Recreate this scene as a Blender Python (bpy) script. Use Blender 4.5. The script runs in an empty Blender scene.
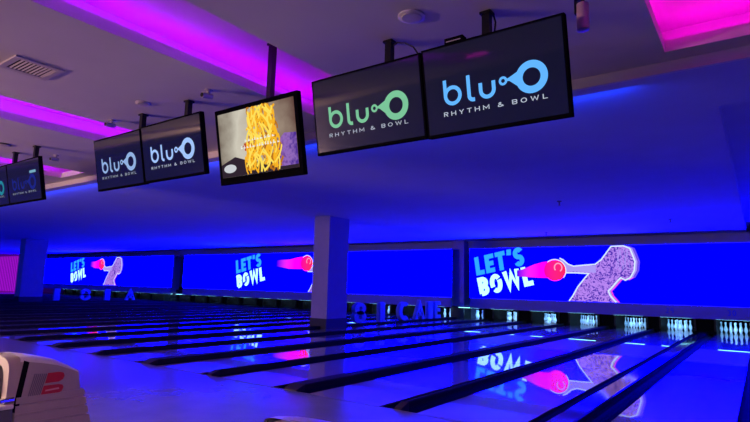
import bpy, bmesh, math, random
from mathutils import Vector, Matrix
random.seed(4)
S = bpy.context.scene
COL = S.collection

# ------------------------------------------------------------------ camera
CAM_H, F_PX, YAW, PITCH, ROLL = 1.3302, 533.9, 0.6242, 0.1418, 0.025
fw = Vector((-math.sin(YAW) * math.cos(PITCH), math.cos(YAW) * math.cos(PITCH), math.sin(PITCH)))
r0 = Vector((math.cos(YAW), math.sin(YAW), 0)); u0 = r0.cross(fw)
rt = math.cos(ROLL) * r0 + math.sin(ROLL) * u0
up = -math.sin(ROLL) * r0 + math.cos(ROLL) * u0
cd = bpy.data.cameras.new('camera'); cam = bpy.data.objects.new('camera', cd); COL.objects.link(cam)
M4 = Matrix((rt, up, -fw)).transposed().to_4x4(); M4.translation = (0, 0, CAM_H)
cam.matrix_world = M4
cd.sensor_width = 36; cd.lens = F_PX * 36 / 750; cd.clip_start = .02; cd.clip_end = 300
S.camera = cam

# ------------------------------------------------------------------ world, lights, exposure
w = bpy.data.worlds.new('world'); S.world = w; w.use_nodes = True
w.node_tree.nodes['Background'].inputs[0].default_value = (.02, .02, .06, 1)
w.node_tree.nodes['Background'].inputs[1].default_value = .1
vs = S.view_settings
vs.view_transform = 'Standard'; vs.look = 'None'; vs.gamma = 1; vs.exposure = 0; vs.use_curve_mapping = False

def area(name, loc, target, sx, sy, power, color):
    l = bpy.data.lights.new(name, 'AREA'); l.shape = 'RECTANGLE'; l.size = sx; l.size_y = sy
    l.energy = power; l.color = color
    o = bpy.data.objects.new(name, l); COL.objects.link(o); o.location = loc
    o.rotation_euler = (Vector(target) - Vector(loc)).to_track_quat('-Z', 'Y').to_euler()
    return o
# warm light of the lounge behind the bowlers, plus added warm and blue fills
area('lounge_light', (-13.5, -5.0, 1.9), (-11, -2.2, 4.2), 3.6, .6, 950, (1, .55, .36))
a_ = area('ball_return_fill', (-10.3, -1.5, 2.7), (-5.0, 1.9, .6), .5, .5, 55, (1, .76, .5)); a_.data.spread = math.radians(50)  # added narrow warm fill for the ball return hood
a_ = area('ball_return_fill', (1.0, -3.2, 2.8), (-4.9, 2.0, .4), .4, .4, 6, (1, .55, .45)); a_.data.spread = math.radians(35)  # second added fill, for the visible side of the ball return
area('blue_rear_fill', (-14, -5.4, .9), (-14, 12, 3.2), 28, 1.2, 160, (.0, .0, 1))  # added unseen fill behind the camera, turns the surfaces bluer
area('blue_step_fill', (-20, 6.12, 3.5), (-20, 15, -4), 38, .12, 550, (.0, .045, 1))  # added blue fill behind the ceiling step, no fixture modelled
SCREEN = 24.0      # brightness of the blue of the LED wall

# ------------------------------------------------------------------ materials
def lin(c):
    return tuple(((v / 255) / 12.92 if v / 255 <= .04045 else ((v / 255 + .055) / 1.055) ** 2.4) for v in c)
def pbr(name, rgb, rough=.5, metal=0, spec=.5, coat=0, noise=0, scale=8, bump=0, coat_ior=1.5):
    m = bpy.data.materials.new(name); m.use_nodes = True
    nt = m.node_tree; b = nt.nodes['Principled BSDF']
    b.inputs['Base Color'].default_value = (*rgb, 1); b.inputs['Roughness'].default_value = rough
    b.inputs['Metallic'].default_value = metal; b.inputs['Specular IOR Level'].default_value = spec
    b.inputs['Coat Weight'].default_value = coat; b.inputs['Coat Roughness'].default_value = .012
    b.inputs['Coat IOR'].default_value = coat_ior
    if noise or bump:
        tc = nt.nodes.new('ShaderNodeTexCoord'); n = nt.nodes.new('ShaderNodeTexNoise')
        n.inputs['Scale'].default_value = scale; n.inputs['Detail'].default_value = 4
        nt.links.new(tc.outputs['Object'], n.inputs['Vector'])
        if noise:
            cr = nt.nodes.new('ShaderNodeValToRGB')
            cr.color_ramp.elements[0].position = .3; cr.color_ramp.elements[1].position = .7
            cr.color_ramp.elements[0].color = (*[c * (1 - noise) for c in rgb], 1)
            cr.color_ramp.elements[1].color = (*[min(1, c * (1 + noise)) for c in rgb], 1)
            nt.links.new(n.outputs['Fac'], cr.inputs['Fac']); nt.links.new(cr.outputs['Color'], b.inputs['Base Color'])
        if bump:
            bp = nt.nodes.new('ShaderNodeBump'); bp.inputs['Strength'].default_value = bump; bp.inputs['Distance'].default_value = .01
            nt.links.new(n.outputs['Fac'], bp.inputs['Height']); nt.links.new(bp.outputs['Normal'], b.inputs['Normal'])
    return m
def emit(name, rgb, strength=1):
    m = bpy.data.materials.new(name); m.use_nodes = True; nt = m.node_tree; nt.nodes.clear()
    o = nt.nodes.new('ShaderNodeOutputMaterial'); e = nt.nodes.new('ShaderNodeEmission')
    e.inputs[0].default_value = (*rgb, 1); e.inputs[1].default_value = strength
    nt.links.new(e.outputs[0], o.inputs[0]); return m
def emit_ramp(name, axis, lo, hi, stops, strength=1, noise=0, scale=4):
    """picture on a lit screen: a colour ramp along a local axis, with grain"""
    m = emit(name, (1, 1, 1), strength); nt = m.node_tree; e = [n for n in nt.nodes if n.type == 'EMISSION'][0]
    tc = nt.nodes.new('ShaderNodeTexCoord'); sp = nt.nodes.new('ShaderNodeSeparateXYZ'); mr = nt.nodes.new('ShaderNodeMapRange')
    nt.links.new(tc.outputs['Object'], sp.inputs[0]); nt.links.new(sp.outputs[axis], mr.inputs['Value'])
    mr.inputs['From Min'].default_value = lo; mr.inputs['From Max'].default_value = hi
    cr = nt.nodes.new('ShaderNodeValToRGB'); el = cr.color_ramp.elements
    while len(el) < len(stops): el.new(.5)
    for k, (p, c) in enumerate(stops): el[k].position = p; el[k].color = (*c, 1)
    src = mr.outputs['Result']
    if noise:
        n = nt.nodes.new('ShaderNodeTexNoise'); n.inputs['Scale'].default_value = scale; n.inputs['Detail'].default_value = 5
        nt.links.new(tc.outputs['Object'], n.inputs['Vector'])
        a = nt.nodes.new('ShaderNodeMath'); a.operation = 'MULTIPLY_ADD'; a.inputs[1].default_value = noise
        s = nt.nodes.new('ShaderNodeMath'); s.operation = 'SUBTRACT'; s.inputs[1].default_value = noise / 2
        nt.links.new(n.outputs['Fac'], a.inputs[0]); nt.links.new(src, a.inputs[2]); nt.links.new(a.outputs[0], s.inputs[0]); src = s.outputs[0]
    nt.links.new(src, cr.inputs['Fac']); nt.links.new(cr.outputs['Color'], e.inputs[0]); return m

MAT = dict(
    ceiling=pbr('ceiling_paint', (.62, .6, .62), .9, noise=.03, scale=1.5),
    lane_ceiling=pbr('lane_ceiling_tint', (.46, .5, .66), .9, noise=.03, scale=1.5),  # ceiling paint tinted cooler, blue light put into the colour
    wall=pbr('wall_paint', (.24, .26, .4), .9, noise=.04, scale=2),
    approach=pbr('approach_wood', (.15, .13, .15), .25, noise=.08, scale=3),
    lane=pbr('lane_wood', (.24, .17, .12), .3, spec=.1, coat=1, coat_ior=1.75, noise=.06, scale=3),
    gutter=pbr('gutter_plastic', (.008, .008, .01), .6, spec=.04),
    cap=pbr('divider_cap', (.02, .016, .02), .6, spec=.04, noise=.1),
    cap_gloss=pbr('divider_cap_polished', (.03, .02, .04), .06, spec=.5),
    endcap=pbr('divider_end', (.022, .012, .012), .5, spec=.2),
    line=pbr('joint_line', (.04, .03, .05), .5),
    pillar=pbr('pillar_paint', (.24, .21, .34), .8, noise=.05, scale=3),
    plinth=pbr('pillar_plinth', (.015, .015, .02), .6),
    fascia=pbr('fascia_paint', (.16, .17, .28), .6, spec=.2),
    fascia_number=pbr('fascia_number', (.02, .06, .4), .4),
    black=pbr('matte_black', (.004, .004, .005), .8, spec=.05),
    bezel=pbr('tv_bezel', (.004, .004, .006), .6, spec=.0),
    glass=pbr('tv_glass', (.010, .012, .03), .05, spec=.5),
    metal=pbr('black_steel', (.02, .02, .022), .35, metal=.6),
    cable=pbr('cable_rubber', (.012, .012, .015), .6),
    white_plastic=pbr('white_plastic', (.6, .58, .6), .5),
    vent=pbr('vent_paint', (.5, .46, .48), .6),
    dark=pbr('dark_void', (.01, .008, .012), .9),
    kick=pbr('kickback_board', (.03, .022, .022), .6, spec=.1, noise=.25, scale=9),
    curtain=pbr('pit_curtain', (.004, .004, .005), .95, spec=0, noise=.3, scale=14),
    pin=pbr('pin_plastic', (.82, .85, .88), .25),
    letter=pbr('letter_paint', (.16, .24, .52), .45),
    beige=pbr('beige_plastic', (.34, .28, .25), .45, noise=.03, scale=5),
    cream=pbr('cream_plastic', (.62, .56, .48), .35),  # tray colour, also the lit tone of the hood top
    chrome=pbr('chrome', (.8, .8, .82), .15, metal=1),
    grey=pbr('grey_rubber', (.09, .09, .1), .4),
    em_grey=pbr('emblem_grey', (.14, .12, .14), .5),
    em_red=pbr('emblem_red', (.42, .015, .03), .4),
    em_pink=pbr('emblem_slit', (.6, .25, .25), .4),
    spot=pbr('spotlight_body', (.45, .3, .4), .45),
    screen=emit('screen_blue', (.0, .0, 1), SCREEN),
    sky=emit('screen_light_blue', (.03, .42, 2), 1.0),
    white=emit('screen_white', (.7, 1.4, 3.0), 1),
    ball=emit_ramp('screen_ball', 'X', -.45, .45, [(0, (1.6, .0, .4)), (.5, (1.8, .015, .25)), (1, (1.8, .02, .12))], 1),
    ballring=emit('screen_ball_highlight', (1, .3, .5), 1.2),
    ballink=emit('screen_ball_ink', (.75, .0, .1), 1),
    trail=emit('screen_trail', (1, .0, .75), 1.0),
    outline=emit('screen_outline', (.62, .75, 1), 1.15),
    outline_red=emit('screen_outline_red', (.85, .04, .4), 1),
    echo=emit('screen_echo', (.16, .08, .8), 1),
    skin=emit('screen_skin', (.42, .33, .95), 1),
    pink_led=emit('led_violet', (.40, .0, 1.0), 21),
    pink_led_end=emit('led_magenta', (1, .0, .72), 15),
    pinklamp=emit('pin_light', (.3, .95, 1.0), 3.2),
    slat=emit('slat_glow', (.42, .006, .72), .9),
    slat_dark=emit('slat_glow_deep', (.1, .003, .26), .9),
)
MAT['glass'].node_tree.nodes['Principled BSDF'].inputs['Emission Color'].default_value = (.2, .3, 1, 1)   # faint back light of the panel
MAT['glass'].node_tree.nodes['Principled BSDF'].inputs['Emission Strength'].default_value = .012
def dress():
    m = emit('screen_dress', (1, 1, 1), 1); nt = m.node_tree; e = [n for n in nt.nodes if n.type == 'EMISSION'][0]
    tc = nt.nodes.new('ShaderNodeTexCoord'); n = nt.nodes.new('ShaderNodeTexNoise'); n.inputs['Scale'].default_value = 5.5
    n.inputs['Detail'].default_value = 3; n.inputs['Distortion'].default_value = 2.5
    cr = nt.nodes.new('ShaderNodeValToRGB'); el = cr.color_ramp.elements
    el[0].position = .40; el[0].color = (.06, .02, .45, 1); el[1].position = .52; el[1].color = (.48, .24, .9, 1)
    nt.links.new(tc.outputs['Object'], n.inputs['Vector']); nt.links.new(n.outputs['Fac'], cr.inputs['Fac'])
    nt.links.new(cr.outputs['Color'], e.inputs[0]); return m
MAT['dress'] = dress()
def trail_mat(name, x0, x1):
    return emit_ramp(name, 'X', x0, x1, [(0, (.05, .0, 3)), (.25, (.8, .02, 2)), (.6, (1.6, .0, 1.2)), (1, (1.6, .0, .6))], 1)

# ------------------------------------------------------------------ mesh helpers
class MB:
    def __init__(s): s.v = []; s.f = []
    def poly(s, pts):
        i = len(s.v); s.v += [tuple(p) for p in pts]; s.f.append(list(range(i, i + len(pts))))
    def box(s, x0, x1, y0, y1, z0, z1):
        i = len(s.v); s.v += [(x, y, z) for z in (z0, z1) for y in (y0, y1) for x in (x0, x1)]
        for q in ((0, 2, 3, 1), (4, 5, 7, 6), (0, 1, 5, 4), (2, 6, 7, 3), (0, 4, 6, 2), (1, 3, 7, 5)): s.f.append([i + k for k in q])
        return s
    def prism(s, poly, a, b, axis):
        """polygon extruded from a to b along axis ('x','y','z')"""
        def mp(p, t):
            return {'x': (t, p[0], p[1]), 'y': (p[0], t, p[1]), 'z': (p[0], p[1], t)}[axis]
        n = len(poly); i = len(s.v)
        s.v += [mp(p, a) for p in poly] + [mp(p, b) for p in poly]
        s.f.append([i + k for k in range(n)][::-1]); s.f.append([i + n + k for k in range(n)])
        for k in range(n): j = (k + 1) % n; s.f.append([i + k, i + j, i + n + j, i + n + k])
        return s
    def tube(s, pts, r, n=10, caps=True):
        pts = [Vector(p) for p in pts]; i = len(s.v); m = len(pts)
        for k, p in enumerate(pts):
            t = (pts[min(k + 1, m - 1)] - pts[max(k - 1, 0)]).normalized()
            a = Vector((0, 0, 1)) if abs(t.z) < .9 else Vector((1, 0, 0))
            e1 = t.cross(a).normalized(); e2 = t.cross(e1)
            rr = r[k] if isinstance(r, (list, tuple)) else r
            s.v += [tuple(p + rr * (math.cos(2 * math.pi * q / n) * e1 + math.sin(2 * math.pi * q / n) * e2)) for q in range(n)]
        for k in range(m - 1):
            for q in range(n): q2 = (q + 1) % n; s.f.append([i + k * n + q, i + k * n + q2, i + (k + 1) * n + q2, i + (k + 1) * n + q])
        if caps: s.f.append([i + q for q in range(n)][::-1]); s.f.append([i + (m - 1) * n + q for q in range(n)])
        return s
    def lathe(s, prof, n=16, at=(0, 0, 0)):
        i = len(s.v); m = len(prof)
        for r, z in prof: s.v += [(at[0] + r * math.cos(2 * math.pi * q / n), at[1] + r * math.sin(2 * math.pi * q / n), at[2] + z) for q in range(n)]
        for k in range(m - 1):
            for q in range(n): q2 = (q + 1) % n; s.f.append([i + k * n + q, i + k * n + q2, i + (k + 1) * n + q2, i + (k + 1) * n + q])
        s.f.append([i + q for q in range(n)][::-1]); s.f.append([i + (m - 1) * n + q for q in range(n)])
        return s
    def ribbon(s, pts, wd, mp, closed=False):
        P = [Vector((p[0], p[1])) for p in pts]; n = len(P); L = []; R = []
        for k in range(n):
            a = P[k - 1] if (k or closed) else None; b = P[(k + 1) % n] if (k < n - 1 or closed) else None
            d1 = (P[k] - a).normalized() if a is not None else None; d2 = (b - P[k]).normalized() if b is not None else None
            if d1 is None: d1 = d2
            if d2 is None: d2 = d1
            n1 = Vector((-d1.y, d1.x)); n2 = Vector((-d2.y, d2.x)); m = n1 + n2
            m = n1 if m.length < 1e-4 else m.normalized()
            q = max(.45, m.dot(n1)); off = m * (wd / 2 / q); L.append(P[k] + off); R.append(P[k] - off)
        for k in range(n if closed else n - 1):
            j = (k + 1) % n; s.poly([mp(R[k]), mp(R[j]), mp(L[j]), mp(L[k])])
        return s
    def build(s, name, mat, parent=None, smooth=False, bevel=0):
        me = bpy.data.meshes.new(name); me.from_pydata(s.v, [], s.f); me.update()
        if smooth:
            for p in me.polygons: p.use_smooth = True
        me.materials.append(mat)
        o = bpy.data.objects.new(name, me); COL.objects.link(o)
        if parent: o.parent = parent
        if bevel:
            b = o.modifiers.new('bevel', 'BEVEL'); b.width = bevel; b.segments = 2; b.limit_method = 'ANGLE'
        return o
def box(x0, x1, y0, y1, z0, z1): return MB().box(x0, x1, y0, y1, z0, z1)
def empty(name, loc, label=None, cat=None, group=None):
    o = bpy.data.objects.new(name, None); COL.objects.link(o); o.location = loc; o.empty_display_size = .1
    return tag(o, label, cat, group)
def tag(o, label=None, cat=None, group=None, kind=None):
    if label: o['label'] = label
    if cat: o['category'] = cat
    if group: o['group'] = group
    if kind: o['kind'] = kind
    return o
def struct(name, mb, mat, label, cat='structure', **k):
    return tag(mb.build(name, mat, **k), label, cat, kind='structure')
def copy_tree(o, parent=None):
    c = o.copy(); COL.objects.link(c)
    if parent: c.parent = parent
    for ch in list(o.children): copy_tree(ch, c)
    return c
ORD = ['', 'first', 'second', 'third', 'fourth', 'fifth', 'sixth', 'seventh', 'eighth', 'ninth', 'tenth', 'eleventh', 'twelfth', 'thirteenth',
       'fourteenth', 'fifteenth', 'sixteenth', 'seventeenth', 'eighteenth', 'nineteenth', 'twentieth', 'twenty-first', 'twenty-second',
       'twenty-third', 'twenty-fourth', 'twenty-fifth', 'twenty-sixth', 'twenty-seventh', 'twenty-eighth', 'twenty-ninth', 'thirtieth', 'thirty-first', 'thirty-second']

# stroke lettering: unit height, returned as (strokes, width)
def arc(cx, cy, rx, ry, a0, a1, n=14):
    return [(cx + rx * math.cos(math.radians(a0 + (a1 - a0) * k / n)), cy + ry * math.sin(math.radians(a0 + (a1 - a0) * k / n))) for k in range(n + 1)]
def glyph(c, t, wf=1.0):
    i = t / 2; lo, hi, mid = i, 1 - i, .5
    def W(x): return i + (x * wf - t)
    if c == 'L': w_ = .52 * wf; return [[(i, 1), (i, lo), (w_, lo)]], w_
    if c == 'E': w_ = .54 * wf; return [[(w_, hi), (i, hi), (i, lo), (w_, lo)], [(i, mid), (w_ * .92, mid)]], w_
    if c == 'T': w_ = .58 * wf; return [[(0, hi), (w_, hi)], [(w_ / 2, hi), (w_ / 2, 0)]], w_
    if c == "'": return [[(i + .04, 1), (i, .7)]], t + .02
    if c == 'I': return [[(i, 0), (i, 1)]], t
    if c == 'H': w_ = .64 * wf; return [[(i, 0), (i, 1)], [(w_ - i, 0), (w_ - i, 1)], [(i, mid), (w_ - i, mid)]], w_
    if c == 'M': w_ = .78 * wf; return [[(i, 0), (i, 1 - i), (w_ / 2, .3), (w_ - i, 1 - i), (w_ - i, 0)]], w_
    if c == 'Y': w_ = .64 * wf; return [[(i, 1), (w_ / 2, .45), (w_ - i, 1)], [(w_ / 2, .47), (w_ / 2, 0)]], w_
    if c == 'W': w_ = .95 * wf; return [[(i, 1), (w_ * .27, i), (w_ / 2, .85), (w_ * .73, i), (w_ - i, 1)]], w_
    if c == 'A': w_ = .7 * wf; return [[(i, 0), (w_ / 2, 1 - i), (w_ - i, 0)], [(w_ * .25, .3), (w_ * .75, .3)]], w_
    if c in 'O0': w_ = (.7 if c == 'O' else .58) * wf; return [arc(w_ / 2, .5, w_ / 2 - i, .5 - i, 0, 360, 28)], w_
    if c == 'C': w_ = .66 * wf; return [arc(w_ / 2, .5, w_ / 2 - i, .5 - i, 50, 310, 22)], w_
    if c == 'B':
        w_ = .6 * wf; r1 = (hi - mid) / 2; x = w_ - i - r1
        return [[(i, lo), (i, hi), (x, hi)] + arc(x, mid + r1, r1, r1, 80, -90) + [(i, mid)], [(i, mid), (x, mid)] + arc(x, mid - r1, r1, r1, 90, -90) + [(i, lo)]], w_
    if c == 'R':
        w_ = .58 * wf; r1 = (hi - mid) / 2; x = w_ - i - r1
        return [[(i, 0), (i, hi), (x, hi)] + arc(x, mid + r1, r1, r1, 80, -90) + [(i, mid)], [(w_ * .45, mid), (w_ - i, 0)]], w_
    if c == 'S':
        w_ = .58 * wf; r1 = (hi - mid) / 2; rx = w_ / 2 - i
        return [arc(w_ / 2, mid + r1, rx, r1, 25, 270) + arc(w_ / 2, mid - r1, rx, r1, 90, -155)[1:]], w_
    if c == '8':
        w_ = .58 * wf; r1 = (hi - mid) / 2
        return [arc(w_ / 2, mid + r1, (w_ / 2 - i) * .9, r1, 0, 360, 20), arc(w_ / 2, mid - r1, w_ / 2 - i, r1, 0, 360, 20)], w_
    if c == '3':
        w_ = .56 * wf; r1 = (hi - mid) / 2; rx = w_ / 2 - i
        return [arc(w_ / 2, mid + r1, rx, r1, 150, -90), arc(w_ / 2, mid - r1, rx, r1, 90, -150)], w_
    if c == '2':
        w_ = .56 * wf; r1 = (hi - mid) / 2; rx = w_ / 2 - i
        return [arc(w_ / 2, mid + r1, rx, r1, 150, -30) + [(i, lo), (w_, lo)]], w_
    if c == '9':
        w_ = .56 * wf; r1 = (hi - mid) / 2; rx = w_ / 2 - i
        return [arc(w_ / 2, mid + r1, rx, r1, 0, 360, 20), [(w_ - i, mid + r1)] + arc(w_ / 2, mid - r1 * .4, rx, r1 * 1.5, 10, -100)], w_
    if c == '&':
        w_ = .66 * wf
        return [[(w_, lo), (w_ * .22, .68), (w_ * .26, .86), (w_ * .42, hi), (w_ * .58, .84), (w_ * .52, .68), (i, .34), (i + .02, .14), (w_ * .35, lo), (w_ * .68, .12), (w_ * .92, .42)]], w_
    return [], .3
def text_strokes(txt, t, gap, wf=1.0):
    x = 0; out = []
    for c in txt:
        st, w_ = glyph(c, t, wf)
        out += [[(p[0] + x, p[1]) for p in s_] for s_ in st]; x += w_ + gap
    return out, x - gap
def is_closed(s_): return (Vector(s_[0]) - Vector(s_[-1])).length < 1e-4
def draw(mb, strokes, t, mp):
    for s_ in strokes:
        if is_closed(s_): mb.ribbon(s_[:-1], t, mp, True)
        else: mb.ribbon(s_, t, mp)

# ------------------------------------------------------------------ layout of the alley
LANE, WIDE, NARROW, PAIR = 1.06, .674, .500, 3.294
FOUL, DECK_END, HEAD = 5.16, 24.45, 23.28
CEIL_A, CEIL_L, STEP_Y = 3.72, 3.60, 6.0
MASK_Y, BACK_Y = 22.1, 24.6
XR, XL = 4.3, -74.0
lanes = []      # (left, right) numbered from the right
gaps = []       # (left, right, wide)
gaps.append((-.299, .201, False)); 
for k in range(15):
    o = -PAIR * k
    lanes.append((-1.359 + o, -.299 + o)); gaps.append((-2.034 + o, -1.359 + o, True))
    lanes.append((-3.094 + o, -2.034 + o)); gaps.append((-3.594 + o, -3.094 + o, False))
PILLAR_X = [(-11.917, -11.243), (-34.95, -34.27)]
PILLAR_Y = [(13.12, 14.15), (22.85, 23.55)]

# ---- floor
fl = MB(); fl.box(XL, XR, -6, FOUL, -.3, 0)
struct('floor', fl, MAT['approach'], 'polished approach floor in front of the lanes, glowing blue violet', 'floor')
sub = MB(); sub.box(XL, XR, FOUL, BACK_Y + .4, -.3, -.14)
struct('floor', sub, MAT['dark'], 'dark sub floor below the gutters', 'floor')
fl2 = MB(); fl2.box(XL, gaps[-1][0] - .001, FOUL, BACK_Y, -.13, 0)
struct('floor', fl2, MAT['approach'], 'plain floor beyond the leftmost lane', 'floor')
fl3 = MB(); fl3.box(.202, XR, FOUL, BACK_Y, -.13, 0)
struct('floor', fl3, MAT['lane'], 'polished floor to the right of the rightmost gutter', 'floor')
tag(box(gaps[-1][0], .2, FOUL - .035, FOUL - .012, .0005, .002).build('foul_line', MAT['line']), 'thin dark foul line where the approach floor meets the lanes', 'foul line')

# ---- walls
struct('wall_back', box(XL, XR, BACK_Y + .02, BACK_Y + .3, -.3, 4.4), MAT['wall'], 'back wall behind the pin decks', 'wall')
struct('wall_right', box(XR, XR + .2, -6, BACK_Y + .3, -.3, 4.4), MAT['wall'], 'right side wall outside the picture', 'wall')
struct('wall_left', box(XL - .2, XL, -6, BACK_Y + .3, -.3, 4.4), MAT['wall'], 'far left end wall', 'wall')
struct('wall_front', box(XL, XR, -6.2, -6, -.3, 4.4), MAT['wall'], 'wall behind the camera', 'wall')
# wall over the LED screens, set back from them
struct('trim_1', box(-56.5, XR, 23.3, 23.42, 3.0, CEIL_L), MAT['wall'], 'wall strip above the LED screens', 'wall')

# ---- ceiling over the approach, with long cove slots
COVES = [(-.63, .52), (-5.0, -3.85), (-9.18, -8.03), (-13.36, -12.21), (-17.55, -16.4), (-21.7, -20.6)]
CY0, CY1 = -3.0, 5.75
ce = MB(); edges = [XR] + [e for a, b in COVES for e in (b, a)] + [XL]
for k in range(0, len(edges), 2): ce.box(edges[k + 1], edges[k], -6, STEP_Y, CEIL_A, CEIL_A + .12)
for a, b in COVES:
    ce.box(a, b, -6, CY0, CEIL_A, CEIL_A + .12); ce.box(a, b, CY1, STEP_Y, CEIL_A, CEIL_A + .12)
ce.box(XL, XR, STEP_Y - .002, STEP_Y + .05, CEIL_L, CEIL_A + .12); ce.box(XL, XR, STEP_Y + .05, STEP_Y + .3, CEIL_A + .1, CEIL_A + .12)
struct('ceiling', ce, MAT['ceiling'], 'plaster ceiling over the approach with long cove slots', 'ceiling')
cr_ = MB()
for a, b in COVES:
    m = .42; x0, x1, y0, y1, z0, z1 = a - m, b + m, CY0 - m, CY1 + m, CEIL_A + .12, CEIL_A + .41
    cr_.box(x0, x1, y0, y1, z1, z1 + .04); cr_.box(x0 - .04, x0, y0, y1, z0, z1); cr_.box(x1, x1 + .04, y0, y1, z0, z1)
    cr_.box(x0, x1, y0 - .04, y0, z0, z1); cr_.box(x0, x1, y1, y1 + .04, z0, z1)
struct('ceiling', cr_, MAT['ceiling'], 'raised recesses of the glowing magenta ceiling coves', 'ceiling')
COVE_LABEL = ['magenta cove light in the upper right ceiling recess', 'long magenta cove light above the two right televisions',
              'magenta cove light above the television pair on the left', 'magenta cove light behind the leftmost televisions',
              'magenta cove light beyond the leftmost televisions', 'farthest magenta cove light at the left end']
for (a, b), lab in zip(COVES, COVE_LABEL):
    c = empty('cove_light', ((a + b) / 2, (CY0 + CY1) / 2, CEIL_A + .121), lab, 'cove light', 'magenta ceiling cove lights')
    hw, hl = (b - a) / 2, (CY1 - CY0) / 2; q = .15
    for x in (-hw - q, hw + q): box(x - .02, x + .02, -hl, hl, .0, .02).build('led_strip', MAT['pink_led_end' if a > -1 else 'pink_led'], c)
    for y in (-hl - q, hl + q - .03): box(-hw, hw, y - .02, y + .02, .0, .02).build('led_strip', MAT['pink_led_end'], c)

# ---- ceiling over the lanes
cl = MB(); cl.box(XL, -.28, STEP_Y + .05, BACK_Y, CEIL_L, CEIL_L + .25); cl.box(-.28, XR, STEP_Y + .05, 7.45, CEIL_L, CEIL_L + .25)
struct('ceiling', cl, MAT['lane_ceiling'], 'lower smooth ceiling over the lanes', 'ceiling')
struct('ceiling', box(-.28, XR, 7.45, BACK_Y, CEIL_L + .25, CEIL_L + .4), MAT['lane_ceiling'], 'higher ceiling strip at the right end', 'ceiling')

# ------------------------------------------------------------------ lanes and the gutters between them
DARKN = {0: 'rightmost bowling lane, under the number 30', 1: 'bowling lane second from the right, under the number 29'}
for n, (a, b) in enumerate(lanes):
    lab = DARKN.get(n, 'glossy bowling lane, %s from the right, reflecting the blue screens' % ORD[n + 1])
    o = box(a, b, FOUL, DECK_END, -.12, 0).build('bowling_lane', MAT['lane'])
    tag(o, lab, 'bowling lane', 'bowling lanes', 'structure')

def gutter_poly(x0, x1, dep=.085, n=8):
    cx, r = (x0 + x1) / 2, (x1 - x0) / 2
    inner = [(cx - r * math.cos(math.pi * k / n), -.012 - dep * math.sin(math.pi * k / n)) for k in range(n + 1)]
    return inner + [(x1, -.125), (x0, -.125)]
def gap_pieces(y_list, x0, x1, wide):
    g = .222; c0, c1 = x0 + g, x1 - g
    return c0, c1
def make_gap(a, b, wide, label, y_ranges):
    t = empty('lane_divider', ((a + b) / 2, FOUL, -.13), label, 'lane divider', 'dark gutters between the lanes')
    cx = (a + b) / 2; g = .222; z = .13
    for sgn in (-1, 1):
        m = MB()
        x0, x1 = (a - cx, a - cx + g) if sgn < 0 else (b - cx - g, b - cx)
        pl = [(p[0], p[1] + z) for p in gutter_poly(x0, x1)]
        n = 9
        for y0, y1 in y_ranges:
            for k in range(n - 1):
                p, q = pl[k], pl[k + 1]
                m.poly([(p[0], y0 - FOUL, p[1]), (q[0], y0 - FOUL, q[1]), (q[0], y1 - FOUL, q[1]), (p[0], y1 - FOUL, p[1])])
            for yy in (y0, y1): m.poly([(p[0], yy - FOUL, p[1]) for p in pl])
        m.build('gutter', MAT['gutter'], t)
    m = MB(); c0, c1 = a - cx + g, b - cx - g
    for y0, y1 in y_ranges:
        y0c = y0 + (.16 if y0 == FOUL else 0)
        e = .012
        m.prism([(c0, 0), (c1, 0), (c1, z + .05), (c1 - e, z + .062), (c0 + e, z + .062), (c0, z + .05)], y0c - FOUL, y1 - FOUL, 'y')
    m.build('divider_cap', MAT['cap_gloss' if -1.8 < cx < -1.6 else 'cap'], t)
    m = MB(); w_ = max(.05, (c1 - c0) / 2); cc = (c0 + c1) / 2
    m.prism([(.0, .0), (.0, z + .006), (.03, z + .022), (.16, z + .063), (.16, .0)], cc - w_, cc + w_, 'x'); m.build('end_cap', MAT['endcap'], t, bevel=.008)
    return t
for k, (a, b, wide) in enumerate(gaps):
    rng = [(FOUL, 22.55)]
    for px in PILLAR_X:
        if abs((a + b) / 2 - (px[0] + px[1]) / 2) < .4: rng = [(FOUL, PILLAR_Y[0][0] - .03), (PILLAR_Y[0][1] + (.03 if px is PILLAR_X[0] else .33), 22.55)]
    if k == 0: lab = 'dark gutter and divider at the right edge beside the rightmost lane'
    else: lab = '%s dark gutter and divider strip, %s from the right' % ('wide' if wide else 'narrow', ORD[k + 1])
    make_gap(a, b, wide, lab, rng)

# ------------------------------------------------------------------ pillars
for j, (x0, x1) in enumerate(PILLAR_X):
    for i, (y0, y1) in enumerate(PILLAR_Y):
        if j == 1 and i == 0: y0, y1 = y0 + .12, y1 + .3
        lab = [['tall square pillar standing among the lanes in the middle of the picture', 'pillar between the middle and right LED screens'],
               ['tall square pillar among the far lanes at the left edge', 'pillar between the left and middle LED screens']][j][i]
        p = empty('pillar', ((x0 + x1) / 2, (y0 + y1) / 2, -.14), lab, 'pillar', 'square pillars'); p['kind'] = 'structure'
        hx, hy = (x1 - x0) / 2, (y1 - y0) / 2
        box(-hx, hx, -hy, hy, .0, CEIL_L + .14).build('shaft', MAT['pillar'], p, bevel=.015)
        box(-hx - .012, hx + .012, -hy - .012, hy + .012, .0, .44 if i == 0 else .7).build('plinth', MAT['plinth'], p)

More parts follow.
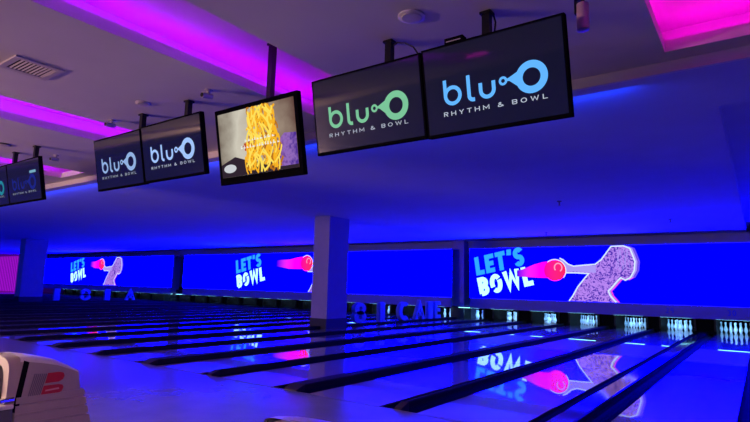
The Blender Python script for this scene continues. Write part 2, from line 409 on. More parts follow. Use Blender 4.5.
# ------------------------------------------------------------------ LED wall over the pin decks
ZB, ZT = .98, 3.14
SCR = [('right', -10.58, XR), ('middle', -31.78, -11.53), ('left', -56.2, -33.2)]
mk = MB()
for _, a, b in SCR:
    mk.box(a, b, MASK_Y, MASK_Y + .12, .52, ZB - .01); mk.box(a, b, MASK_Y, 23.4, ZT + .01, ZT + .05)
    mk.box(a, b, MASK_Y + .06, MASK_Y + .2, ZB - .01, ZT + .02)
struct('trim_2', mk, MAT['fascia'], 'dark fascia band and cabinet carrying the LED screens', 'fascia')
for txt, x in (('30', -.86), ('29', -2.72)):
    h_ = .2
    nt_ = empty('lane_number', (x, MASK_Y - .004, .66), 'faint blue lane number %s on the fascia %s' % (txt, 'above the rightmost lane' if txt == '30' else 'above the second lane from the right'), 'lane number', 'lane numbers on the fascia')
    for ch_, ox in zip(txt, (-.13, .02)):
        nb = MB(); st, w_ = glyph(ch_, .2); draw(nb, st, .2, lambda p: (ox + p[0] * h_, 0, p[1] * h_)); nb.build('digit', MAT['fascia_number'], nt_)

def flat(poly, dx, y, name, mat, parent):
    m = MB(); m.poly([(p[0] + dx, y, p[1]) for p in poly])
    return m.build(name, mat, parent)
WOMAN = [(-6.59, 2.69), (-6.45, 2.62), (-6.25, 2.44), (-6.04, 2.36), (-5.63, 2.4), (-5.22, 2.43), (-4.99, 2.61), (-4.82, 2.84), (-4.61, 3.12), (-4.17, 3.13),
         (-3.95, 3.03), (-3.87, 2.8), (-3.79, 2.53), (-3.83, 2.19), (-3.97, 1.93), (-4.15, 1.83), (-4.31, 1.92), (-4.41, 1.82), (-4.67, 1.51), (-4.77, 1.41),
         (-4.71, 1.24), (-4.56, 1.05), (-4.5, .985), (-6.25, .985), (-6.11, 1.17), (-5.89, 1.56), (-5.61, 1.91), (-5.47, 2.07), (-5.98, 2.10), (-6.32, 2.1), (-6.5, 2.25)]
ARM = [(-6.55, 2.66), (-6.4, 2.57), (-6.2, 2.40), (-5.63, 2.36), (-5.2, 2.39), (-5.2, 2.1), (-5.47, 2.12), (-5.98, 2.15), (-6.32, 2.15), (-6.45, 2.28)]
def shift(poly, d): return [(p[0] + d, p[1]) for p in poly]
def grow(poly, cx, k): return [(cx + (p[0] - cx) * k, p[1]) for p in poly]
def led_screen(which, a, b, dtext, bx, bz, tlen, label, covered):
    cxs = (a + b) / 2; base = MASK_Y
    t = empty('led_screen', (cxs, base, ZB), label, 'led screen', 'LED screens above the pins')
    def L(x, z): return (x - cxs, z - ZB)
    box(a - cxs, b - cxs, -.012, .055, .0, ZT - ZB).build('display_panel', MAT['screen'], t)
    # wording
    for txt, org, ex, ey, mat, y in (("LET'S", (-10.25, 1.95), (2.22, .46), (-.12, .80), MAT['sky'], -.015), ('BOWL', (-10.07, 1.04), (2.41, .55), (-.17, .80), MAT['white'], -.015)):
        tt = .24; st, w_ = text_strokes(txt, tt, .09, .95)
        m = MB()
        def mp(p):
            u, v = p[0] / w_, p[1]
            x, z = L(org[0] + dtext + u * ex[0] + v * ey[0], org[1] + u * ex[1] + v * ey[1]); return (x, y, z)
        for s_ in st:
            if txt == 'BOWL' and is_closed(s_):        # the O is drawn as a cracked ring
                n = len(s_); m.ribbon(s_[3:n // 2 + 3], tt, mp); m.ribbon(s_[n // 2 + 4:] + s_[1:3], tt, mp)
            elif is_closed(s_): m.ribbon(s_[:-1], tt, mp, True)
            else: m.ribbon(s_, tt, mp)
        m.build('lettering', mat, t)
    # ball with its trail
    r = .43
    x0, x1 = bx - tlen, bx
    c0 = (x0 - cxs); c1 = (x1 - cxs)
    top = [(bx, bz + r * .93), (bx - tlen * .3, bz + r * .8), (bx - tlen * .55, bz + r * .55), (bx - tlen * .85, bz + r * (.1 if covered else .5)), (bx - tlen, bz + r * (.0 if covered else .4))]
    bot = [(bx - tlen, bz - r * (.6 if covered else .35)), (bx - tlen * .6, bz - r * .68), (bx, bz - r * .72)]
    m = MB(); m.poly([(L(*p)[0], -.018, L(*p)[1]) for p in (bot + top)])
    m.build('ball_trail', trail_mat('screen_trail_' + which, c0, c1), t)
    bo = MB(); bo.poly([(r * math.cos(k * math.pi / 20), 0, r * math.sin(k * math.pi / 20)) for k in range(40)])
    bl = bo.build('ball_picture', MAT['ball'], t); bl.location = (bx - cxs, -.021, bz - ZB)
    m = MB(); m.ribbon(arc(.14, .12, .15, .17, -60, 220, 16), .05, lambda p: (p[0], -.002, p[1])); m.build('ball_highlight', MAT['ballring'], bl)
    m = MB(); m.ribbon(arc(0, 0, r + .02, r + .02, -40, 130, 20), .035, lambda p: (p[0], -.002, p[1])); m.build('ball_outline', MAT['outline'], bl)
    # woman in a patterned dress
    dw = bx + 6.79 - (.35 if which == 'middle' else 0)
    w_ = shift(WOMAN, dw)
    def pl(poly, y, name, mat):
        m = MB(); m.poly([(L(*p)[0], y, L(*p)[1]) for p in poly]); return m.build(name, mat, t)
    red = [(p[0] + .14, p[1]) for p in w_[14:23]] + [(w_[22][0] - .4, .985), (w_[19][0] - .4, 1.6), (w_[14][0] - .3, 1.95)]
    pl(red, -.0165, 'echo_silhouette', MAT['outline_red'])
    red2 = [(p[0] + .17, p[1]) for p in w_[9:15]] + [(w_[14][0] - .3, 1.95), (w_[9][0] - .1, 2.9)]
    pl(red2, -.0162, 'echo_silhouette', MAT['echo'])
    red3 = [(p[0] + .085, p[1]) for p in w_[9:23]] + [(w_[22][0] - .4, .985), (w_[19][0] - .4, 1.6), (w_[9][0] - .1, 2.9)]
    pl(red3, -.017, 'echo_silhouette', MAT['skin'])
    pl(w_, -.0175, 'woman_picture', MAT['dress'])
    m = MB(); m.ribbon([(L(*p)[0], L(*p)[1]) for p in w_[:23]], .05, lambda p: (p[0], -.020, p[1]))
    m.ribbon([(L(*p)[0], L(*p)[1]) for p in w_[23:]], .05, lambda p: (p[0], -.020, p[1])); m.build('woman_outline', MAT['outline'], t)
    pl(shift(ARM, dw), -.019, 'arm_picture', MAT['skin'])
    # strands of hair and folds
    for k in range(6):
        f_ = k / 5; xs = -4.42 + .42 * f_
        pts = [(xs + dw + .04 * math.sin(q * 1.1 + k * 2), 3.06 - q * .2 - .05 * (k % 3)) for q in range(5)]
        h1 = MB(); h1.ribbon([(L(*p)[0], L(*p)[1]) for p in pts], .018, lambda p: (p[0], -.0205, p[1])); h1.build('hair_strand', MAT['skin'], t)
    return t
led_screen('right', *SCR[0][1:], 0, -6.79, 2.19, 1.6, 'rightmost LED screen with pink ball whose trail crosses the BOWL lettering', True)
led_screen('middle', *SCR[1][1:], -16.13, -20.5, 2.55, 2.35, 'middle LED screen with LET\'S BOWL and a pink ball beside the pillar', False)
led_screen('left', *SCR[2][1:], -37.34, -42.64, 2.6, 1.7, 'leftmost and smallest looking LED screen with ball and woman', False)

# magenta slatted wall at the far left end
pw = empty('slat_partition', (-64.9, 23.0, 0), 'magenta glowing slatted wall panel at the far left edge', 'wall panel')
box(-8.3, 8.3, .05, .15, .0, 3.58).build('back_panel', MAT['slat_dark'], pw)
m = MB()
for k in range(40): x = -8.2 + k * .41; m.box(x, x + .2, .03, .049, .02, 3.56)
m.build('slats', MAT['slat'], pw)

# ------------------------------------------------------------------ pin decks
for n, (a, b) in enumerate(lanes):
    cx = (a + b) / 2; o_ = 'rightmost lane' if n == 0 else '%s lane from the right' % ORD[n + 1]
    tag(box(a + .005, b - .005, DECK_END + .001, DECK_END + .02, -.12, 1.0).build('pit_curtain', MAT['curtain']), 'black pit curtain behind the pins of the ' + o_, 'curtain', 'pit curtains')
    l = empty('pin_light', (cx, MASK_Y + .2, .512), 'thin cyan pin light under the fascia over the ' + o_, 'light', 'pin deck lights')
    box(-.5, .5, -.06, .06, .0, .02).build('diffuser', MAT['pinklamp'], l)
    box(-.52, .52, -.07, .07, .02, .06).build('housing', MAT['fascia'], l)
    pl_ = area('pin_spot', (cx, MASK_Y + .3, .55), (cx, HEAD + .3, .22), .9, .08, 6, (.18, .5, 1)); pl_.data.spread = math.radians(60); pl_.parent = l
    pl_.matrix_parent_inverse = Matrix.Translation((-cx, -MASK_Y - .2, -.512))
SIDES = [(g_[0], g_[1]) for g_ in gaps]
for k, (a, b) in enumerate(SIDES):
    if any(abs((a + b) / 2 - (p_[0] + p_[1]) / 2) < .4 for p_ in PILLAR_X): continue
    t = empty('pin_deck_divider', ((a + b) / 2, 22.6, -.13), '%s board divider between pin decks, %s from the right' % ('wide' if gaps[k][2] else 'narrow', ORD[k + 1]) if k else 'narrow board divider at the right end of the pin decks', 'pin deck divider', 'dividers between the pin decks')
    h_ = (b - a) / 2
    for s_ in (-1, 1):
        x = s_ * (h_ - .03); box(x - .03, x + .03, .02, 1.84, .0, .64 + .3).build('side_board', MAT['kick'], t)
    box(-h_ + .061, h_ - .061, .12, 1.8, .0, .85).build('filler', MAT['black'], t)
    box(-h_, h_, .0, .06, .0, .2).build('front_block', MAT['black'], t)

PIN = [(.0258, 0), (.030, .008), (.0405, .04), (.053, .075), (.0588, .1), (.0604, .114), (.0585, .135), (.052, .165), (.041, .2), (.031, .225), (.0245, .245), (.0228, .256), (.0234, .27), (.0265, .295), (.0305, .32), (.0323, .343), (.030, .362), (.022, .375), (.010, .3805)]
pin0 = MB().lathe(PIN, 14).build('bowling_pin', MAT['pin'], smooth=True)
SP = .3048; RH = SP * math.sqrt(3) / 2
POS = [(0, 0, 'front pin'), (-.5, 1, 'left pin of the second row'), (.5, 1, 'right pin of the second row'), (-1, 2, 'left pin of the third row'), (0, 2, 'middle pin of the third row'),
       (1, 2, 'right pin of the third row'), (-1.5, 3, 'leftmost pin of the back row'), (-.5, 3, 'second pin of the back row'), (.5, 3, 'third pin of the back row'), (1.5, 3, 'rightmost pin of the back row')]
first = True
for n, (a, b) in enumerate(lanes):
    cx = (a + b) / 2; o_ = 'rightmost lane' if n == 0 else '%s lane from the right' % ORD[n + 1]
    for dx, row, nm in POS:
        p = pin0 if first else pin0.copy()
        if not first: COL.objects.link(p)
        first = False
        p.location = (cx + dx * SP, HEAD + row * RH, .0005)
        tag(p, 'white %s on the %s' % (nm, o_), 'bowling pin', 'bowling pins racked on the lanes')

# ------------------------------------------------------------------ standing letters along two of the dividers
def standing(ch, x, y0, y1, label, grp):
    wd = y1 - y0; h_ = .72; t = .17
    st, w_ = glyph(ch, .2, 1.0)
    ob = empty('standing_letter', (x, (y0 + y1) / 2, .063), label, 'standing letter', grp)
    m = MB(); sc = wd / w_ if ch != 'I' else 1
    th = .16
    def both(p): return p
    for s_ in st:
        tmp = MB(); closed = is_closed(s_); pts = s_[:-1] if closed else s_
        tmp.ribbon(pts, .2, lambda p: (p[0], max(0, p[1]), 0), closed)
        for f_ in tmp.f:
            poly = [((tmp.v[i][0] - w_ / 2) * sc, tmp.v[i][1] * h_) for i in f_]
            if ch == 'I': poly = [((tmp.v[i][0] - w_ / 2) * wd / w_, tmp.v[i][1] * h_) for i in f_]
            m.prism(poly, -th / 2, th / 2, 'x')
    m.build('letter_body', MAT['letter'], ob)
    return ob
LR = [('8', 14.9, 15.6, 'rounded blue standing letter right beside the middle pillar'), ('I', 16.45, 16.78, 'upright blue standing bar letter, second along from the middle pillar'),
      ('C', 17.75, 18.55, 'curved blue standing letter left of the pointed one'), ('A', 18.95, 19.75, 'pointed blue standing letter between the curved one and a bar'),
      ('I', 20.02, 20.4, 'upright blue standing bar letter right of the pointed one'), ('E', 20.62, 21.1, 'last blue standing letter next to the screen pillar')]
for ch, y0, y1, lab in LR: standing(ch, -11.58, y0, y1, lab, 'blue standing letters by the middle pillar')
LL = [('I', 15.2, 15.55, 'upright blue standing bar letter nearest the far left pillar'), ('8', 16.75, 17.4, 'rounded blue standing letter near the far left pillar'),
      ('I', 18.3, 18.65, 'second upright bar letter of the far left row'), ('A', 19.7, 20.4, 'farthest standing letter of the far left row')]
for ch, y0, y1, lab in LL: standing(ch, -34.61, y0, y1, lab, 'blue standing letters on the far left')

# ------------------------------------------------------------------ televisions
def logo_meshes(t, W_, H_, col, dim=1.0, sx=0, caption=True):
    mat = emit('logo_glow', col, dim)
    matc = emit('caption_glow', (.55, .62, .75), dim * .8)
    X = lambda u: (u - .5) * W_
    Z = lambda v: v * H_
    y = -.0385
    mp = lambda p: (p[0], y, p[1])
    m = MB(); s = .034 * W_ / 1.28
    sw = .026 * W_
    r = .055 * W_
    zb = Z(.345); cz = zb + r
    bx = X(.168)
    lg = bpy.data.objects.new('logo', None); COL.objects.link(lg); lg.parent = t
    m = MB(); m.ribbon([(bx, Z(.61)), (bx, cz)] + arc(bx + r, cz, r, r, 180, 540, 30)[1:], sw, mp)
    m.build('letter', mat, lg); m = MB()
    lx = X(.345); m.ribbon([(lx, Z(.61)), (lx, zb + .035)] + arc(lx + .035, zb + .035, .035, .035, 180, 270, 6)[1:] + [(lx + .05, zb)], sw, mp)
    m.build('letter', mat, lg); m = MB()
    ux = X(.43); ur = .046 * W_
    m.ribbon([(ux, Z(.50)), (ux, zb + ur)] + arc(ux + ur, zb + ur, ur, ur, 180, 360, 16)[1:] + [(ux + 2 * ur, Z(.50))], sw, mp)
    m.build('letter', mat, lg); m = MB()
    sc_, sz = X(.588), Z(.472)
    m.ribbon(arc(sc_, sz, .021 * W_, .021 * W_, 0, 360, 20)[:-1], .016 * W_, mp, True)
    bc, bz = X(.775), Z(.455); br = .080 * W_
    # flaring neck between the two rings
    nx0 = sc_ + .022 * W_; ro = br + .023 * W_; q_ = lambda a: mp((bc + ro * .96 * math.cos(math.radians(a)), bz + ro * .96 * math.sin(math.radians(a))))
    m.poly([mp((nx0, sz - .007)), mp((nx0 + .022 * W_, sz - .012)), q_(208), q_(190), q_(175), q_(158), q_(148), mp((nx0 + .022 * W_, sz + .018)), mp((nx0, sz + .009))])
    m.ribbon(arc(bc, bz, br, br, 0, 360, 40)[:-1], .046 * W_, mp, True)
    m.build('ring_emblem', mat, lg)
    if caption:
        h_ = .036 * H_ / .75; sc2 = .72 * W_ / text_strokes('RHYTHM & BOWL', .15, .5, 1.3)[1]; x_ = 0
        co = bpy.data.objects.new('caption', None); COL.objects.link(co); co.parent = t
        for ch_ in 'RHYTHM & BOWL':
            st, w_ = glyph(ch_, .15, 1.3)
            if st:
                m = MB(); draw(m, st, .15, lambda p: (X(.145) + (p[0] + x_) * sc2, y, Z(.215) + p[1] * h_)); m.build('letter', matc, co)
            x_ += w_ + .5
def television(x0, x1, z0, z1, tilt, label, pole_x, pole_top=CEIL_A, cable=None, group='hanging black televisions'):
    W_, H_ = x1 - x0, z1 - z0
    t = empty('television', ((x0 + x1) / 2, 4.0 + math.sin(tilt) * H_ / 2, z0), label, 'television', group); t.rotation_euler = (tilt, 0, 0)
    box(-W_ / 2, W_ / 2, -.03, .035, .0, H_).build('casing', MAT['bezel'], t, bevel=.006)
    e = .022
    box(-W_ / 2 + e, W_ / 2 - e, -.0335, -.0295, e + .008, H_ - e).build('screen', MAT['glass'], t)
    box(-W_ * .28, W_ * .28, .035, .075, H_ * .15, H_ * .75).build('rear_housing', MAT['bezel'], t, bevel=.01)
    # mount built in the leaned frame, so undo the lean for the pole
    inv = Matrix.Rotation(-tilt, 4, 'X')
    px = pole_x - t.location.x
    def tl(x, y, z): return tuple(inv @ (Vector((x, y, z)) - Vector((0, t.location.y, t.location.z))))
    m = MB(); hw = .034
    for (za, zb_) in ((z0 + .35 * H_, pole_top),):
        q = [(px - hw, 4.045), (px + hw, 4.045), (px + hw, 4.112), (px - hw, 4.112)]
        m.poly([tl(x, y, za) for x, y in q]); m.poly([tl(x, y, zb_) for x, y in q])
        for k in range(4):
            j = (k + 1) % 4; m.poly([tl(*q[k], za), tl(*q[j], za), tl(*q[j], zb_), tl(*q[k], zb_)])
    m.build('mount_pole', MAT['metal'], t)
    if cable: MB().tube([tl(c_[0] - t.location.x, c_[1], c_[2]) for c_ in cable], .008, 6).build('power_cable', MAT['cable'], t, smooth=True)
    m = MB(); c = [(px - .05, 4.03), (px + .05, 4.03), (px + .05, 4.13), (px - .05, 4.13)]
    m.poly([tl(x, y, pole_top - .022) for x, y in c]); m.poly([tl(x, y, pole_top) for x, y in c])
    for k in range(4):
        j = (k + 1) % 4; m.poly([tl(*c[k], pole_top - .022), tl(*c[j], pole_top - .022), tl(*c[j], pole_top), tl(*c[k], pole_top)])
    m.build('ceiling_plate', MAT['metal'], t)
    return t, W_, H_
TILT = .19
GREEN = (.22, .62, .36); BLUE = (.12, .45, 1.0); PALE = (.38, .58, 1.0)
t, W_, H_ = television(-3.665, -2.355, 2.67, 3.445, TILT, 'hanging television with the green ring logo', -2.81, cable=[(-2.78, 4.08, 3.66), (-2.70, 4.05, 3.67), (-2.6, 4.03, 3.63), (-2.5, 4.02, 3.56), (-2.42, 4.01, 3.44)]); logo_meshes(t, W_, H_, GREEN, .9)
t, W_, H_ = television(-2.345, -1.085, 2.66, 3.455, TILT, 'largest hanging television, rightmost, with the bright blue ring logo', -1.79, cable=[(-1.74, 4.09, 3.71), (-1.72, 4.10, 3.62), (-1.73, 4.10, 3.54), (-1.75, 4.08, 3.44)]); logo_meshes(t, W_, H_, BLUE, 1.05)
t, W_, H_ = television(-8.12, -6.855, 2.67, 3.445, TILT, 'left television of the pair with pale ring logos', -7.11); logo_meshes(t, W_, H_, PALE, .75)
t, W_, H_ = television(-6.845, -5.52, 2.68, 3.46, TILT, 'right television of the pair with pale ring logos', -6.03); logo_meshes(t, W_, H_, PALE, .95)
t, W_, H_ = television(-11.33, -9.99, 2.69, 3.45, TILT, 'hanging television with a dim dark blue ring logo', -10.56); logo_meshes(t, W_, H_, (.02, .03, .35), .6)
m = MB(); m.box(.28, .52, -.037, -.034, .50, .545); m.build('status_bar', emit('status_glow', (.25, .55, .75), .7), t)
t, W_, H_ = television(-12.67, -11.34, 2.69, 3.45, TILT, 'television cut off by the left picture edge, cyan lettering', -11.46); logo_meshes(t, W_, H_, (.03, .35, .5), .6)

# the food advert on the older, thicker television
FR = emit_ramp('advert_background', 'X', -.65, .65, [(0, (.16, .12, .09)), (.3, (.62, .58, .48)), (.62, (.42, .33, .25)), (1, (.12, .06, .05))], 1, .5, 3)
t, W_, H_ = television(-5.22, -3.86, 2.50, 3.395, TILT, 'thick framed television showing a pile of golden fries', -4.47, CEIL_A + .40)
bpy.data.objects.remove([c for c in t.children if c.name.startswith('screen')][0])
e = .055
sc = box(-W_ / 2 + e, W_ / 2 - e, -.034, -.0295, .085, H_ - e).build('screen', FR, t)
def pt(u, v): return (-W_ / 2 + e + u * (W_ - 2 * e), .085 + v * (H_ - e - .085))
m = MB(); m.poly([(*[pt(u, v)[0]], -.0345, pt(u, v)[1]) for u, v in [(0, 0), (1, 0), (1, .16), (.75, .12), (.4, .2), (.2, .30), (0, .2)]]); m.build('advert_table', emit('advert_dark', (.03, .018, .03), 1), t)
m = MB(); m.poly([(pt(u, v)[0], -.035, pt(u, v)[1]) for u, v in [(.76, .05), (1, .05), (1, .5), (.86, .52), (.78, .42)]])
m.build('advert_wrapper', emit_ramp('advert_purple', 'X', .3, .65, [(0, (.12, .03, .25)), (.5, (.3, .15, .5)), (1, (.08, .03, .3))], 1, 1.6, 22), t)
m = MB(); m.poly([(pt(.12, .13)[0] + .11 * math.cos(k * .35), -.036, pt(.12, .13)[1] + .05 * math.sin(k * .35)) for k in range(18)]); m.build('advert_plate', emit('advert_white', (.6, .62, .65), 1), t)
fr = random.Random(8)
for nm, colr, num, yy in (('fries_shadow', (.5, .17, .01), 70, -.0365), ('fries', (.95, .46, .02), 95, -.038), ('fries_highlight', (1.0, .74, .10), 48, -.0395)):
    m = MB()
    for k in range(num):
        v = fr.uniform(.08, .97); half = .27 * (1 - .38 * v); u = .57 + .02 * v + fr.uniform(-half, half) * .85
        a_ = math.pi / 2 + fr.uniform(-.75, .75); L_ = fr.uniform(.12, .24); cv = fr.uniform(-.06, .06)
        pts = []
        for q in range(5):
            s_ = (q / 4 - .5); pts.append((pt(u, 0)[0] + L_ * s_ * math.cos(a_) + cv * (s_ * s_ * 4 - 1) * math.sin(a_), pt(0, v)[1] * .94 + .02 + L_ * s_ * math.sin(a_)))
        pts = [(x, min(max(z, .09), H_ - e - .004)) for x, z in pts]
        m.ribbon(pts, fr.uniform(.018, .03), lambda p: (p[0], yy, p[1]))
    m.build(nm, emit(nm + '_glow', colr, 1.0), t)
m = MB(); m.poly([(pt(.40, 0)[0] + (.085 + .018 * math.sin(k * 2.1)) * math.cos(k * .42), -.037, pt(0, .42)[1] + (.06 + .012 * math.sin(k * 3)) * math.sin(k * .42)) for k in range(15)]); m.build('advert_ketchup', emit('advert_red', (.5, .05, .03), 1), t)
m = MB()
for v, u0_, u1_ in ((.50, .36, .74), (.40, .30, .80)):
    u = u0_
    while u < u1_:
        wv = fr.uniform(.015, .045); hh = fr.uniform(.018, .04)
        m.ribbon([(pt(u, 0)[0], pt(0, v)[1]), (pt(u + .006, 0)[0], pt(0, v)[1] + hh)], .012, lambda p: (p[0], -.0412, p[1]))
        m.ribbon([(pt(u, 0)[0], pt(0, v)[1] + .006), (pt(u + wv * .7, 0)[0], pt(0, v)[1] + .008)], .011, lambda p: (p[0], -.0412, p[1])); u += wv + .012
m.build('advert_script', emit('advert_script_glow', (.85, .85, .8), 1), t)

# ------------------------------------------------------------------ small things on the ceiling and on the televisions
mb_ = empty('media_box', (-2.05, 3.99, 3.462), 'small dark box lying on top of the rightmost television', 'box')
box(-.09, .09, -.04, .04, .0, .055).build('body', MAT['bezel'], mb_, bevel=.006); box(-.07, .07, -.043, -.04, .015, .022).build('slot', MAT['vent'], mb_)
v = empty('ceiling_vent', (-6.63, 2.41, CEIL_A), 'square air vent with dark slots in the upper left ceiling', 'air vent')
m = MB(); o_, i_ = .255, .185
for q in (((-o_, o_, -o_, -i_)), ((-o_, o_, i_, o_)), ((-o_, -i_, -i_, i_)), ((i_, o_, -i_, i_))): m.box(*q, -.018, .0)
m.build('frame', MAT['vent'], v, bevel=.004)
box(-i_, i_, -i_, i_, -.004, .0).build('backing', MAT['dark'], v)
for k in range(9):
    y = -i_ + .03 + k * .04; m = MB(); m.prism([(y - .003, -.004), (y + .003, -.004), (y + .013, -.016), (y + .007, -.016)], -i_, i_, 'x'); m.build('louvre', MAT['vent'], v)

def disc(x, y, r, label, cat='ceiling speaker', mat='white_plastic', dome=False):
    o = empty('smoke_detector' if dome else 'ceiling_speaker', (x, y, CEIL_A), label, 'smoke detector' if dome else cat)
    MB().lathe([(r, 0), (r, -.012), (r * .86, -.02), (r * .84, -.02)], 24).build('rim', MAT[mat], o, smooth=False)
    MB().lathe([(r * .82, -.0205), (r * .7, -.05 if dome else -.022), (r * .3, -.06 if dome else -.022), (.002, -.062 if dome else -.022)], 24).build('cover' if dome else 'grille', MAT['vent'], o, smooth=True)
disc(-2.37, 3.77, .12, 'round ceiling speaker above the seam of the two right televisions')
disc(-6.64, 3.79, .10, 'round ceiling speaker above the pair with pale logos')
disc(-10.95, 3.69, .12, 'round ceiling speaker at the left edge above the dim televisions', mat='grey')
def camera_box(x, y, label):
    o = empty('security_camera', (x, y, CEIL_A), label, 'security camera', 'small ceiling cameras')
    MB().lathe([(.05, 0), (.05, -.015), (.02, -.02), (.02, -.05)], 14).build('mount', MAT['vent'], o)
    MB().tube([(0, .05, -.075), (0, -.09, -.09)], .035, 12).build('body', MAT['vent'], o)
    MB().tube([(0, -.091, -.09), (0, -.10, -.091)], .026, 12).build('lens', MAT['dark'], o)
camera_box(-5.46, 3.96, 'small ceiling camera left of the fries television')
camera_box(-7.77, 3.97, 'small ceiling camera left of the pale logo pair')
camera_box(-11.0, 4.6, 'small ceiling camera right of the dim blue television')
sp = empty('spotlight', (-1.01, 4.15, CEIL_A), 'pinkish cylinder spotlight hanging right of the rightmost television', 'spotlight')
MB().tube([(0, 0, 0), (0, 0, -.12)], .016, 10).build('stem', MAT['metal'], sp)
MB().lathe([(.03, -.115), (.046, -.125), (.048, -.34), (.044, -.345)], 20).build('body', MAT['spot'], sp, smooth=True)
m = MB(); m.box(-.06, -.046, -.02, .02, -.2, -.08); m.box(-.06, .0, -.02, .02, -.095, -.08); m.build('bracket', MAT['metal'], sp)
for x, y, lab in ((-6.6, 20.5, 'small sensor hanging from the lane ceiling above the woman on the right screen'), (-2.1, 18.2, 'small sensor hanging from the lane ceiling at the right'), (-4.0, 13.5, 'small dark sprinkler head in the middle of the lane ceiling')):
    o = empty('ceiling_sensor', (x, y, CEIL_L), lab, 'sensor')
    MB().lathe([(.06, 0), (.06, -.02), (.02, -.03), (.02, -.10), (.03, -.12)], 12).build('body', MAT['grey'], o)

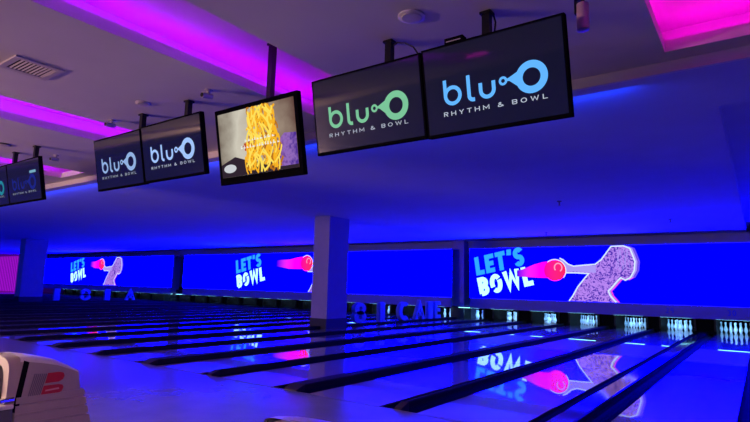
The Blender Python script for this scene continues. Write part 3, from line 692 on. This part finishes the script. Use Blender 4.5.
# ------------------------------------------------------------------ ball returns
def ball_return(x, label, y=1.9):
    t = empty('ball_return', (x, y, 0), label, 'ball return', 'beige ball return machines')
    # hood: arch sections along the approach, dropping towards the lanes
    secs = [(.0, .232, .68, .724), (.06, .232, .676, .722), (.16, .232, .658, .703), (.28, .23, .63, .672), (.38, .228, .59, .62), (.46, .225, .555, .57)]
    def sec(y, hw, zs, zt):
        pts = [(-hw, .40), (-hw, zs)]
        n = 14
        for k in range(1, n):
            a = math.pi - math.pi * k / n
            ca, sa = math.cos(a), math.sin(a)
            pts.append((hw * math.copysign(abs(ca) ** .4, ca), zs + (zt - zs) * abs(sa) ** .6))
        pts += [(hw, zs), (hw, .40)]
        return [(px, y, pz) for px, pz in pts]
    S_ = [sec(*s) for s in secs]; S_.append([(p[0] * .98, .49, min(p[2], .41)) for p in S_[-1]])
    n = len(S_[0]); top = MB(); sides = [MB(), MB()]
    for k in range(len(S_) - 1):
        for q in range(n - 1):
            (top if 1 <= q < n - 2 else sides[0 if q < 1 else 1]).poly([S_[k][q], S_[k][q + 1], S_[k + 1][q + 1], S_[k + 1][q]])
    top.build('hood_lit_top', MAT['cream'], t, smooth=True); [s2.build('hood_side', MAT['beige'], t) for s2 in sides]  # paler top than sides: warm highlight put into its colour
    # skirt with its three grooves, flaring towards the lane end
    sk = MB(); zl = [0, .02, .19, .205, .265, .28, .34, .355, .41]; ins = [0, 0, 0, .012, .012 * 0, .012, 0, .012, 0]
    zs = [.0, .195, .2, .21, .215, .27, .275, .285, .29, .345, .35, .36, .365, .41]; dp = [0, 0, .012, .012, 0, 0, .012, .012, 0, 0, .012, .012, 0, 0]
    rings = []
    for z, d in zip(zs, dp):
        y1 = .63 - z * .28; hw = .24 - d; rings.append([(-hw, -.0, z), (hw, -.0, z), (hw, y1 - d, z), (-hw, y1 - d, z)])
    for k in range(len(rings) - 1):
        for q in range(4): j = (q + 1) % 4; sk.poly([rings[k][q], rings[k][j], rings[k + 1][j], rings[k + 1][q]])
    sk.poly(rings[-1]); sk.build('skirt', MAT['beige'], t)
    # black seam band between the front arch and the body
    def archline(hw, zb, zt, y, n=18):
        out = [(-hw, y, zb)]
        for k in range(n + 1):
            a = math.pi - math.pi * k / n; ca, sa = math.cos(a), math.sin(a)
            out.append((hw * math.copysign(abs(ca) ** .7, ca), y, zt - .12 + .12 * abs(sa) ** .8))
        out.append((hw, y, zb)); return out
    for sx in (-1, 1):
        bd = MB(); x = sx * .2345
        bd.poly([(x, -.02, .30), (x, .02, .30), (x, .065, .675), (x, .025, .69)]); bd.poly([(x, -.02, .30), (x, .025, .69), (x * .96, .025, .70), (x * .96, -.02, .29)]); bd.build('seam_band', MAT['black'], t)
    # front arch with its mouth
    fa = MB(); O1, O2, I2, I1 = archline(.232, .36, .726, .02), archline(.228, .36, .714, -.07), archline(.15, .36, .655, -.075), archline(.145, .36, .645, .0)
    for P_, Q_ in ((O1, O2), (O2, I2), (I2, I1)):
        for k in range(len(P_) - 1): fa.poly([P_[k], P_[k + 1], Q_[k + 1], Q_[k]])
    fa.build('front_arch', MAT['beige'], t, smooth=True)
    box(-.17, .17, .0, .015, .36, .66).build('mouth', MAT['dark'], t)
    MB().lathe([(.02, -.115), (.09, -.10), (.125, -.05), (.135, 0), (.125, .05), (.09, .10), (.02, .115)], 20, (0, -.03, .52)).build('lift_wheel', MAT['grey'], t, smooth=True)
    # rack running back towards the bowlers
    rk = MB(); rk.box(-.24, .24, -1.15, -.01, .0, .33); rk.build('rack_body', MAT['grey'], t, bevel=.02)
    for xx in (-.235, -.09, .09, .235): MB().tube([(xx, -.02, .40), (xx, -.2, .395), (xx, -1.12, .395)], .022, 10).build('rail', MAT['chrome'], t, smooth=True)
    box(-.26, .26, -1.16, -.02, .335, .365).build('tray', MAT['cream'], t, bevel=.008)
    # emblem on the side: slanted grey stripes running into a red letter B
    em = MB(); X_ = .2365
    def P3(y, z, dx=0): return (X_ + dx, y - 1.9, z)
    gq = [(2.01, .58), (2.11, .57), (2.07, .40), (1.975, .395)]
    for k in range(7):
        f0, f1 = k / 7, (k + .62) / 7
        a0 = [gq[0][i] + (gq[1][i] - gq[0][i]) * f0 for i in (0, 1)]; a1 = [gq[0][i] + (gq[1][i] - gq[0][i]) * f1 for i in (0, 1)]
        b0 = [gq[3][i] + (gq[2][i] - gq[3][i]) * f0 for i in (0, 1)]; b1 = [gq[3][i] + (gq[2][i] - gq[3][i]) * f1 for i in (0, 1)]
        em.poly([P3(*b0, .001), P3(*b1, .001), P3(*a1, .001), P3(*a0, .001)])
    e1 = em.build('emblem', MAT['em_grey'], t)
    m = MB(); m.poly([P3(y, z, .002) for y, z in [(2.095, .495), (2.11, .575), (2.20, .575), (2.232, .565), (2.243, .54), (2.232, .512), (2.20, .497)]])
    m.poly([P3(y, z, .002) for y, z in [(2.07, .40), (2.088, .478), (2.20, .478), (2.232, .47), (2.243, .448), (2.23, .418), (2.19, .40)]])
    m.build('emblem_letter', MAT['em_red'], e1)
    m = MB(); m.poly([P3(y, z, .003) for y, z in [(2.10, .432), (2.105, .444), (2.205, .452), (2.21, .438)]]); m.build('emblem_slit', MAT['em_pink'], e1)
    return t
ball_return(-4.99, 'beige ball return machine with red emblem at the lower left corner')
ball_return(-1.70, 'ball return machine whose top just shows at the bottom picture edge', 1.83)
